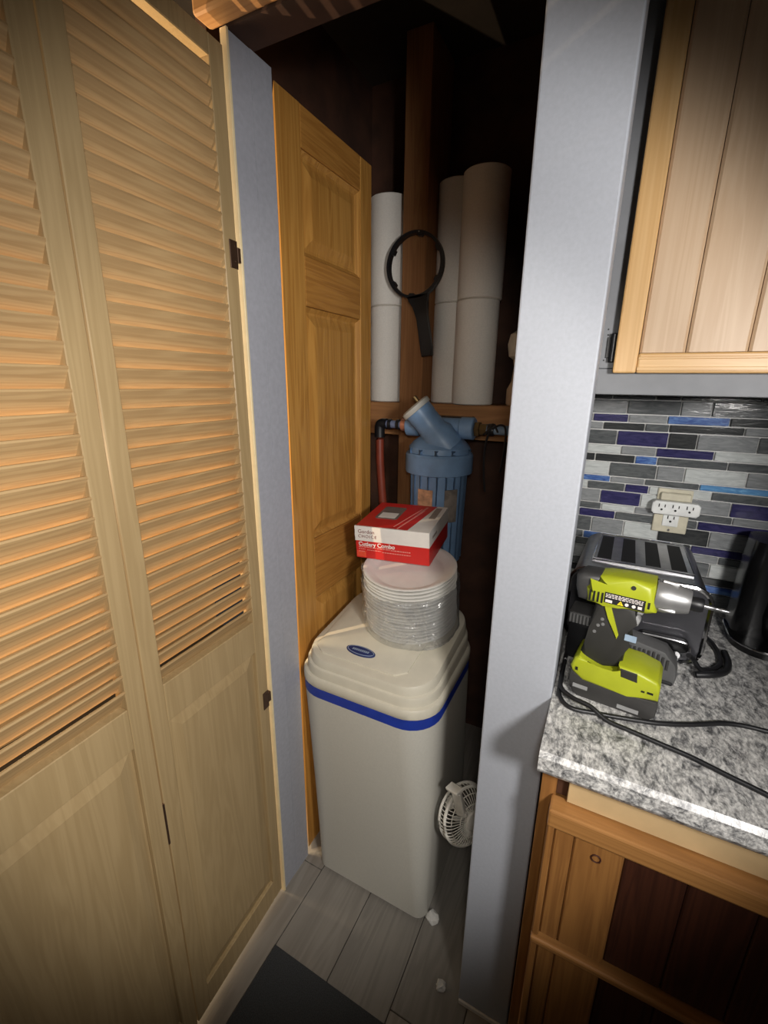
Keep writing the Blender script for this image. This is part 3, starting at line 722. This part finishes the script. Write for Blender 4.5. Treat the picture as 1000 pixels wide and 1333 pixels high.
# ================================================================== CLIP FAN
fan = thing('clip_fan', 'small off-white clip-on fan wedged beside the softener behind the grey wall end', 'fan', (-0.206, 0.905, 0.370)); fan.scale = (0.93,)*3
ax = Vector((0.80, -0.52, 0.28)).normalized(); u, v = frame_of(ax)
fr_ = 0.078
def fp(r, a, h): return ax*h + (u*math.cos(a) + v*math.sin(a))*r
bm = new(); tube(bm, [fp(fr_, 2*math.pi*i/48, 0.0) for i in range(48)], 0.0045, 8, 1, True); tube(bm, [fp(fr_, 2*math.pi*i/48, -0.024) for i in range(48)], 0.004, 8, 1, True)
obj('rim', bm, FAN_W, fan, 40)
proto = None
for k in range(48):
    a = 2*math.pi*k/48
    bm = new(); tube(bm, [fp(fr_, a, -0.024), fp(fr_, a, 0.002), fp(fr_*0.86, a+0.02, 0.016), fp(fr_*0.55, a+0.10, 0.024), fp(fr_*0.30, a+0.2, 0.026)], 0.0013, 5, 3)
    obj('grille_wire', bm, FAN_W, fan, 40)
for rr, h in ((0.86, 0.016), (0.55, 0.024)):
    bm = new(); tube(bm, [fp(fr_*rr, 2*math.pi*i/40, h) for i in range(40)], 0.0016, 6, 1, True); obj('grille_ring', bm, FAN_W, fan, 40)
bm = new(); lathe(bm, [(0.026, 0.020), (0.026, 0.026), (0.022, 0.031), (0.008, 0.033)], (0, 0, 0), ax, 24); obj('hub_cap', bm, FAN_W, fan, 40)
bm = new(); lathe(bm, [(0.018, -0.07), (0.030, -0.062), (0.032, -0.03), (0.020, -0.028)], (0, 0, 0), ax, 24); obj('motor', bm, FAN_W, fan, 40)
for k in range(4):
    a = k*math.pi/2 + 0.4; bm = new()
    P = [fp(0.016, a, -0.012), fp(fr_*0.86, a-0.30, -0.020), fp(fr_*0.88, a+0.15, -0.008), fp(fr_*0.6, a+0.5, -0.002), fp(0.018, a+0.9, -0.006)]
    loft(bm, [P, [p + ax*0.0014 for p in P]]); obj('blade', bm, FAN_D, fan)
cl = Matrix.Rotation(R(-18), 3, 'Y') @ Matrix.Rotation(R(-25), 3, 'Z')
def cbox(bm, c, sx, sy, sz, rot=cl, bev=0.002):
    vs0 = set(bm.verts); box(bm, -sx/2, sx/2, -sy/2, sy/2, -sz/2, sz/2, bev)
    for vtx in set(bm.verts) - vs0: vtx.co = rot @ vtx.co + Vector(c)
bm = new(); cbox(bm, (-0.026, -0.058, 0.138), 0.042, 0.026, 0.009); obj('clip_jaw', bm, FAN_W, fan)
bm = new(); cbox(bm, (-0.010, -0.060, 0.100), 0.024, 0.014, 0.066, Matrix.Rotation(R(-14), 3, 'Y')); obj('clip_arm', bm, FAN_W, fan)
bm = new(); cbox(bm, (0.000, -0.058, 0.070), 0.028, 0.014, 0.010, Matrix.Rotation(R(-14), 3, 'Y')); obj('clip_foot', bm, FAN_W, fan)
# scraps on the floor
def scrap(x, y, r, label, seed):
    rnd = random.Random(seed); bm = new()
    bmesh.ops.create_icosphere(bm, subdivisions=2, radius=r)
    for vtx in bm.verts:
        k = rnd.uniform(0.65, 1.15); vtx.co = Vector((vtx.co.x*k, vtx.co.y*k, max(vtx.co.z*k*0.75, -r*0.45)))
    o = obj('paper_scrap', bm, SCRAP); o.location = (x, y, r*0.45 + 0.0002); tag(o, label, 'scrap', 'white scraps on the floor')
scrap(-0.270, 0.862, 0.019, 'crumpled white scrap on the floor touching the front corner of the softener', 3)
scrap(-0.198, 0.735, 0.013, 'torn white scrap on the planks beside the foot of the grey wall end', 5)
bm = new(); 
prism(bm, [(-0.62, -0.9), (1.2, -0.9), (1.2, 0.594), (-0.62, 0.612)], 'Z', 0.0002, 0.007, 0.002)
tag(obj('floor_mat', bm, MATDARK), 'dark charcoal floor mat in front of the closet', 'mat')

# ================================================================== TOASTER
to = thing('toaster', 'chrome and grey four-slice toaster standing behind the lime impact driver', 'toaster', (0.083, 1.048, CT), (0, 0, R(-1)))
hw, hd_ = 0.122, 0.100
bm = new(); loft(bm, [[(x, -hd_+0.006, z) for x, z in [(p[0], p[1]) for p in rrect(-hw, hw, 0.012, 0.166, 0.030, 0, 5)]],
                      [(x, hd_, z) for x, z in [(p[0], p[1] + (0.022 if p[1] > 0.085 else 0)) for p in rrect(-hw*0.90, hw*0.90, 0.012, 0.166, 0.030, 0, 5)]]])
body = obj('body', bm, STEEL, to, 35)
bm = new(); fpts = [(p[0], -hd_+0.001, p[1]) for p in rrect(-hw, hw, 0.010, 0.168, 0.032, 0, 6)]
tube(bm, fpts, 0.0050, 8, 1, True); obj('chrome_frame', bm, CHROME, to, 40)
bm = new(); prism(bm, [(p[0], p[1]) for p in rrect(-hw+0.004, hw-0.004, 0.014, 0.164, 0.028, 0, 6)], 'Y', -hd_-0.001, -hd_+0.006, 0.001, 1); obj('front_panel', bm, DARKPANEL, to, 35)
zsl = lambda y: 0.166 + 0.022*(y+hd_-0.006)/(2*hd_-0.006)
bm = new()
tr = [(-0.088, -0.052), (0.094, -0.052), (0.084, 0.086), (-0.080, 0.086)]
loft(bm, [[(x, y, zsl(y)+d) for x, y in tr] for d in (-0.002, 0.004)])
tp = obj('slot_plate', bm, STEEL, to)
for k in range(4):
    xc = -0.068 + 0.0455*k; bm = new()
    q = [(xc-0.012, -0.043), (xc+0.015, -0.043), (xc*0.94+0.012, 0.076), (xc*0.94-0.012, 0.076)]
    loft(bm, [[(x, y, zsl(y)+d) for x, y in q] for d in (0.0035, 0.0046)])
    sl = obj('bread_slot', bm, SLOTBLACK, tp)
bm = new(); tube(bm, [(x, y, zsl(y)+0.004) for x, y in tr + tr[:1]], 0.0022, 6, 1); obj('plate_rim', bm, CHROME, tp, 40)
for x in (0.020, -0.075):
    bm = new(); prism(bm, [(p[0], p[1]) for p in rrect(x-0.006, x+0.080, 0.040, 0.064, 0.010, 0, 4)], 'Y', -hd_-0.022, -hd_-0.0012, 0.003, 2)
    lv = obj('lever', bm, GLOSSBLACK, to, 40)
    bm = new(); tube(bm, [(x-0.004, -hd_-0.023, 0.064), (x+0.066, -hd_-0.023, 0.064), (x+0.078, -hd_-0.023, 0.058), (x+0.081, -hd_-0.023, 0.048)], 0.0018, 6); obj('lever_trim', bm, CHROME, lv, 40)
    bm = new(); lathe(bm, [(0.011, 0), (0.011, 0.012), (0.009, 0.014)], (x+0.060, -hd_-0.0012, 0.030), (0, -1, 0), 20); obj('browning_knob', bm, CHROME, to, 40)
for x in (-0.10, 0.10):
    for y in (-0.08, 0.08):
        bm = new(); lathe(bm, [(0.009, 0.0), (0.011, 0.003), (0.011, 0.0125)], (x, y, 0), (0, 0, 1), 14); obj('foot', bm, BLACK, to, 40)

# ================================================================== COFFEE MAKER at the right edge of the frame
cm = thing('coffee_maker', 'glossy black countertop appliance with chrome fittings at the right of the toaster', 'appliance', (0.365, 1.135, CT))
bm = new(); loft(bm, [rrect(-0.085, 0.10, -0.085, 0.085, 0.06, z) for z in (0.0, 0.004, 0.014, 0.018)]); obj('base', bm, GLOSSBLACK, cm, 40)
bm = new(); tube(bm, [(p[0]*1.0, p[1], 0.0155) for p in rrect(-0.0865, 0.1015, -0.0865, 0.0865, 0.061, 0)], 0.0016, 6, 1, True); obj('base_trim', bm, CHROME, cm, 40)
bm = new(); loft(bm, [rrect(-0.082+0.004*t+0.004*t**6, 0.0, -0.030, 0.076, 0.03, 0.0185+0.207*t) for t in (0, 0.2, 0.5, 0.8, 0.95, 1.0)]); obj('column', bm, GLOSSBLACK, cm, 40)
bm = new(); lathe(bm, [(0.050, 0.0185), (0.066, 0.030), (0.072, 0.07), (0.068, 0.12), (0.054, 0.155), (0.050, 0.165)], (0.030, -0.012, 0), (0, 0, 1), 36); obj('carafe', bm, GLOSSBLACK, cm, 40)
bm = new(); loft(bm, [rrect(-0.046, 0.10, -0.075, 0.06, 0.03, z) for z in (0.1655, 0.172, 0.19, 0.205)]); hdp = obj('head', bm, DARKPANEL, cm, 40)
bm = new(); lathe(bm, [(0.030, 0.2052), (0.034, 0.212), (0.034, 0.228), (0.026, 0.236)], (0.030, -0.03, 0), (0, 0, 1), 28); obj('lid', bm, CHROME, cm, 40)
bm = new(); tube(bm, [(-0.035, -0.072, 0.196), (-0.005, -0.086, 0.214), (0.03, -0.090, 0.218), (0.08, -0.086, 0.214)], 0.008, 10); obj('chrome_handle', bm, CHROME, cm, 40)
bm = new(); lathe(bm, [(0.010, 0), (0.010, 0.014), (0.0075, 0.016), (0.0075, 0.017)], (-0.018, -0.0752, 0.183), (0, -1, 0), 20); obj('chrome_knob', bm, CHROME, cm, 40)

# ================================================================== OUTLET + ADAPTER
ol = thing('wall_outlet', 'ivory wall outlet plate on the tiled backsplash', 'outlet', (0.148, YB-0.004, 1.158))
bm = new(); box(bm, -0.036, 0.036, -0.006, 0.0, -0.052, 0.056, 0.0025, 2); pl_ = obj('cover_plate', bm, IVORY, ol)
def receptacle(bm_slots, x, z, y, s=1.0):
    box(bm_slots, x-0.0075*s, x-0.0053*s, y-0.0008, y+0.001, z-0.001*s, z+0.007*s)
    box(bm_slots, x+0.0053*s, x+0.0075*s, y-0.0008, y+0.001, z-0.001*s, z+0.006*s)
    lathe(bm_slots, [(0.0026*s, 0), (0.0026*s, 0.0018)], (x, y+0.001, z-0.007*s), (0, -1, 0), 10)
bm = new(); box(bm, -0.0165, 0.0165, -0.009, -0.0062, -0.036, 0.0, 0.0015); rc_ = obj('receptacle', bm, OUTWHITE, ol)
bm = new(); receptacle(bm, 0, -0.016, -0.0092); obj('socket_slot', bm, SLOTBLACK, rc_)
bm = new(); lathe(bm, [(0.003, 0), (0.002, 0.0014)], (0, -0.0062, -0.0455), (0, -1, 0), 10); obj('screw', bm, STEEL, ol)
ad = thing('outlet_adapter', 'white six-way outlet adapter bar plugged into the ivory wall plate', 'adapter', (0.148, YB-0.0135, 1.172))
bm = new(); prism(bm, [(-0.046, -0.010), (-0.040, -0.016), (0.046, -0.016), (0.052, -0.010), (0.052, 0.010), (0.046, 0.016), (-0.040, 0.016), (-0.046, 0.010)], 'Y', -0.024, 0.0, 0.003, 2); obj('body', bm, OUTWHITE, ad)
bm = new()
for k in range(3): receptacle(bm, -0.025 + 0.028*k, 0.003, -0.0242, 0.95)
obj('socket_slot', bm, SLOTBLACK, ad)
bm = new(); box(bm, -0.030, 0.032, -0.010, 0.0025, 0.0165, 0.034, 0.002); obj('backing_tab', bm, IVORY, ad)

# ================================================================== IMPACT DRIVER
idr = thing('impact_driver', 'lime green and black cordless impact driver standing on its battery on the counter', 'power tool', (0.06, 0.752, CT), (0, 0, R(-7)))
YC = 0.033
def dprism(name, pts, y0_, y1_, m, parent=idr, bev=0.004, seg=2):
    pts = [(x, z if z < 0.18 else 0.18 + (z-0.18)*0.85) for x, z in pts]
    bm = new(); prism(bm, pts, 'Y', y0_, y1_, bev, seg); return obj(name, bm, m, parent, 40)
bat = dprism('battery', [(-0.0745, 0.030), (-0.0735, 0.050), (-0.0527, 0.0345), (0.0176, 0.034), (0.0607, 0.0410), (0.0625, 0.030), (0.0613, 0.0100), (0.052, 0.0005), (-0.058, 0.0005), (-0.066, 0.006)], -0.002, 0.072, DRILL_GREY, bev=0.003)
for (xa, za, wd) in ((-0.066, 0.0175, 0.024), (0.006, 0.006, 0.032)):
    bm = new(); box(bm, xa, xa+wd, -0.0028, -0.0015, za, za+0.007); obj('battery_print', bm, GREYPL, bat)
foot = dprism('foot_shell', [(-0.0749, 0.0559), (-0.0690, 0.0740), (-0.0626, 0.0793), (-0.0487, 0.0733), (-0.0256, 0.0644), (-0.001, 0.0656), (-0.002, 0.0835), (0.0284, 0.0825), (0.0558, 0.0745), (0.0610, 0.066), (0.0613, 0.0405), (0.0174, 0.0335), (-0.0528, 0.0335), (-0.0714, 0.0470)], -0.003, 0.073, LIME, bev=0.006, seg=3)
dprism('status_window', [(0.002, 0.0805), (0.0265, 0.0795), (0.0285, 0.064), (0.004, 0.066)], -0.0042, 0.030, RUBBER, foot, 0.001, 1)
bm = new(); box(bm, 0.036, 0.041, -0.0045, -0.002, 0.051, 0.0535); box(bm, 0.0445, 0.053, -0.0045, -0.002, 0.0515, 0.0545); box(bm, -0.0655, -0.0615, -0.0045, -0.002, 0.052, 0.058); obj('foot_slot', bm, SLOTBLACK, foot)
dprism('handle', [(-0.0520, 0.186), (-0.0106, 0.190), (0.0127, 0.186), (0.0035, 0.1594), (0.0018, 0.1406), (-0.0014, 0.116), (0.0030, 0.072), (-0.0256, 0.0620), (-0.0560, 0.0650), (-0.0660, 0.0720), (-0.0600, 0.100), (-0.0562, 0.1311)], 0.012, 0.058, RUBBER, bev=0.010, seg=3)
dprism('trigger', [(0.002, 0.166), (0.012, 0.168), (0.0165, 0.159), (0.014, 0.149), (0.008, 0.145), (0.001, 0.146)], 0.024, 0.046, GREYPL, bev=0.004)
dprism('motor_cap', [(-0.0874, 0.2267), (-0.0768, 0.2357), (-0.0500, 0.238), (-0.0440, 0.228), (-0.0440, 0.190), (-0.0600, 0.1790), (-0.0667, 0.1776), (-0.0804, 0.1790), (-0.0862, 0.2018)], 0.008, 0.058, DRILL_GREY, bev=0.010, seg=3)
mh = dprism('motor_housing', [(-0.0723, 0.2141), (-0.0497, 0.2171), (-0.0515, 0.2365), (-0.0392, 0.2402), (-0.0034, 0.2427), (0.0284, 0.2435), (0.0358, 0.187), (0.0219, 0.1805), (-0.0176, 0.1822), (-0.0395, 0.1796), (-0.0658, 0.1779)], 0.0035, 0.0625, LIME, bev=0.013, seg=4)
bm = new()
for k in range(4):
    x = -0.0625 + 0.0062*k; box(bm, x, x+0.0030, 0.0025, 0.006, 0.1847, 0.2029)
box(bm, 0.0225, 0.0255, 0.0025, 0.006, 0.1936, 0.2042)
obj('vent_slot', bm, SLOTBLACK, mh)
bm = new(); box(bm, -0.0392, 0.0192, 0.0022, 0.006, 0.1872, 0.2057, 0.0004); lb = obj('rating_label', bm, plain('label_black', (40, 40, 42), 0.4), mh)
bm = new()
for k in range(3):
    x = -0.0375
    while x < 0.0170:
        l = random.uniform(0.002, 0.006); box(bm, x, min(x+l, 0.0175), 0.0017, 0.003, 0.2028-0.0026*k, 0.2040-0.0026*k); x += l+0.0012
box(bm, -0.037, -0.027, 0.0017, 0.003, 0.1889, 0.1936)
for x in (-0.006, 0.004): lathe(bm, [(0.0028, 0), (0.0028, 0.001)], (x, 0.0025, 0.1922), (0, -1, 0), 12)
box(bm, 0.0095, 0.0155, 0.0017, 0.003, 0.1898, 0.1945)
obj('label_print', bm, INK_WHITE, lb)
bm = new(); prism(bm, [(-0.0195, 0.1889), (-0.0105, 0.1889), (-0.0150, 0.1962)], 'Y', 0.0015, 0.003); obj('warning_triangle', bm, YELLOW, lb)
text('warning_mark', '!', 0.0068, SLOTBLACK, lb, (-0.0159, 0.0014, 0.1895), rx, 0.0002)
bm = new(); prism(bm, [(-0.0395, 0.1800), (-0.0282, 0.1800), (-0.0200, 0.158), (-0.0105, 0.132), (-0.0127, 0.1237), (-0.0295, 0.1574)], 'Y', 0.0085, 0.0140, 0.0015, 1); obj('handle_stripe', bm, LIME, idr, 40)
bm = new(); box(bm, -0.0015, 0.016, 0.0095, 0.0125, 0.126, 0.137, 0.0006); obj('print_patch', bm, plain('pale_blue_print', (150, 170, 190), 0.5), idr)
bm = new()
for (x, z) in ((-0.038, 0.152), (-0.043, 0.139), (-0.036, 0.143), (-0.047, 0.126)): lathe(bm, [(0.0032, 0), (0.0024, 0.0016)], (x, 0.0122, z), (0, -1, 0), 10)
obj('screw', bm, CASTING, idr)
bm = new(); lathe(bm, [(0.0036, 0), (0.0036, 0.002)], (-0.0005, 0.0040, 0.2229), (0, -1, 0), 12); obj('screw', bm, RUBBER, mh)
bm = new(); lathe(bm, [(0.0250, 0.030), (0.0262, 0.034), (0.0262, 0.046), (0.0240, 0.054), (0.0208, 0.068), (0.0192, 0.0735), (0.0178, 0.0765)], (0, YC, 0.2102), (1, 0, -0.02), 36); nose = obj('gear_nose', bm, CASTING, idr, 40)
for a in (35, 100, 215, 300):
    bm = new(); c, s_ = math.cos(R(a)), math.sin(R(a)); tube(bm, [(0.032, YC+c*0.0230, 0.2102+s_*0.0255), (0.050, YC+c*0.0250, 0.2097+s_*0.0250), (0.058, YC+c*0.0230, 0.2096+s_*0.0255)], 0.0034, 8, 3); obj('nose_rib', bm, CASTING, nose, 40)
bm = new(); lathe(bm, [(0.0110, 0.0760), (0.0115, 0.0775), (0.0115, 0.0900), (0.0095, 0.0935)], (0, YC, 0.2097), (1, 0, -0.02), 24); obj('bit_collar', bm, BLACK, idr, 40)
bm = new(); lathe(bm, [(0.0037, 0.0930), (0.0037, 0.1060), (0.0025, 0.1075), (0.0025, 0.1140), (0.0032, 0.1165), (0.0006, 0.1260)], (0, YC, 0.2097), (1, 0, -0.02), 12); obj('screw_bit', bm, STEEL, idr, 40)
bm = new(); prism(bm, [(-0.010, 0.1795), (0.020, 0.1800), (0.017, 0.174), (-0.004, 0.1745)], 'Y', 0.016, 0.054, 0.002, 1); obj('chin', bm, GREYPL, idr)

# ================================================================== CHARGER, BATTERY PACK, CORDS
cg = thing('battery_charger', 'dark grey ribbed battery charger right behind the impact driver', 'charger', (0.116, 0.896, CT), (0, 0, R(-8)))
bm = new(); prism(bm, [(-0.052, 0.0), (0.046, 0.0), (0.048, 0.018), (0.044, 0.040), (0.024, 0.062), (-0.044, 0.072), (-0.052, 0.066)], 'Y', -0.022, 0.022, 0.004, 2); cb = obj('case', bm, CHARGER, cg, 40)
for k in range(9):
    x = -0.034 + 0.0078*k; zt_ = 0.060 - max(0, (x-0.008))*0.45
    bm = new(); box(bm, x, x+0.0042, -0.0245, -0.019, zt_-0.022, zt_-0.002, 0.0006); obj('fin', bm, DRILL_GREY, cb)
bm = new(); box(bm, 0.018, 0.044, -0.026, 0.018, 0.0, 0.007, 0.002); obj('base_foot', bm, BLACK, cg)
bp_ = thing('spare_battery', 'dark ribbed battery pack standing left behind the impact driver', 'battery', (0.0, 0.900, CT), (0, 0, R(-6)))
bm = new(); prism(bm, [(-0.028, 0.0), (0.030, 0.0), (0.030, 0.060), (0.020, 0.066), (0.020, 0.078), (-0.028, 0.078)], 'Y', -0.025, 0.030, 0.004, 2); obj('case', bm, BLACK, bp_, 40)
bm = new(); box(bm, -0.030, 0.032, -0.028, 0.030, 0.0785, 0.102, 0.004, 2); hdq = obj('terminal_block', bm, CHARGER, bp_)
for k in range(9):
    bm = new(); x = -0.027 + 0.0063*k; box(bm, x, x+0.0032, -0.0298, -0.0275, 0.081, 0.099); obj('fin', bm, GREYPL, hdq)
def cord(pts, r, label):
    bm = new(); tube(bm, pts, r, 8); return tag(obj('power_cord', bm, BLACK, None, 50), label, 'cord', 'cords on the counter')
zc = CT + 0.0042
cord([(-0.026, 0.90, zc), (-0.027, 0.84, zc), (-0.026, 0.788, zc), (-0.024, 0.740, zc), (-0.004, 0.714, zc), (0.04, 0.720, zc), (0.097, 0.733, zc), (0.133, 0.744, zc), (0.175, 0.764, zc), (0.23, 0.795, zc), (0.281, 0.803, zc), (0.36, 0.80, zc)], 0.0038, 'black cord looping from beside the grey wall end round the driver to the right edge')
cord([(-0.026, 0.845, zc+0.008), (-0.0265, 0.79, zc+0.008), (-0.0235, 0.752, zc+0.008), (-0.004, 0.732, zc+0.008), (0.026, 0.722, zc+0.008), (0.052, 0.710, zc), (0.085, 0.702, zc), (0.127, 0.693, zc), (0.165, 0.685, zc), (0.209, 0.670, zc), (0.249, 0.657, zc), (0.33, 0.625, zc)], 0.0038, 'black cord running diagonally across the front of the counter')
cord([(0.178, 0.905, CT+0.050), (0.190, 0.925, CT+0.034), (0.205, 0.932, CT+0.014), (0.226, 0.950, zc+0.002), (0.246, 0.985, zc), (0.250, 1.03, zc), (0.244, 1.06, zc+0.004), (0.238, 1.09, zc)], 0.0045, 'black cord coiled at the right front corner of the toaster')
cord([(0.195, 0.915, CT+0.008), (0.225, 0.925, CT+0.012), (0.250, 0.955, zc+0.004), (0.262, 1.0, zc), (0.262, 1.04, zc)], 0.0065, 'thick black plug lead lying against the toaster corner')
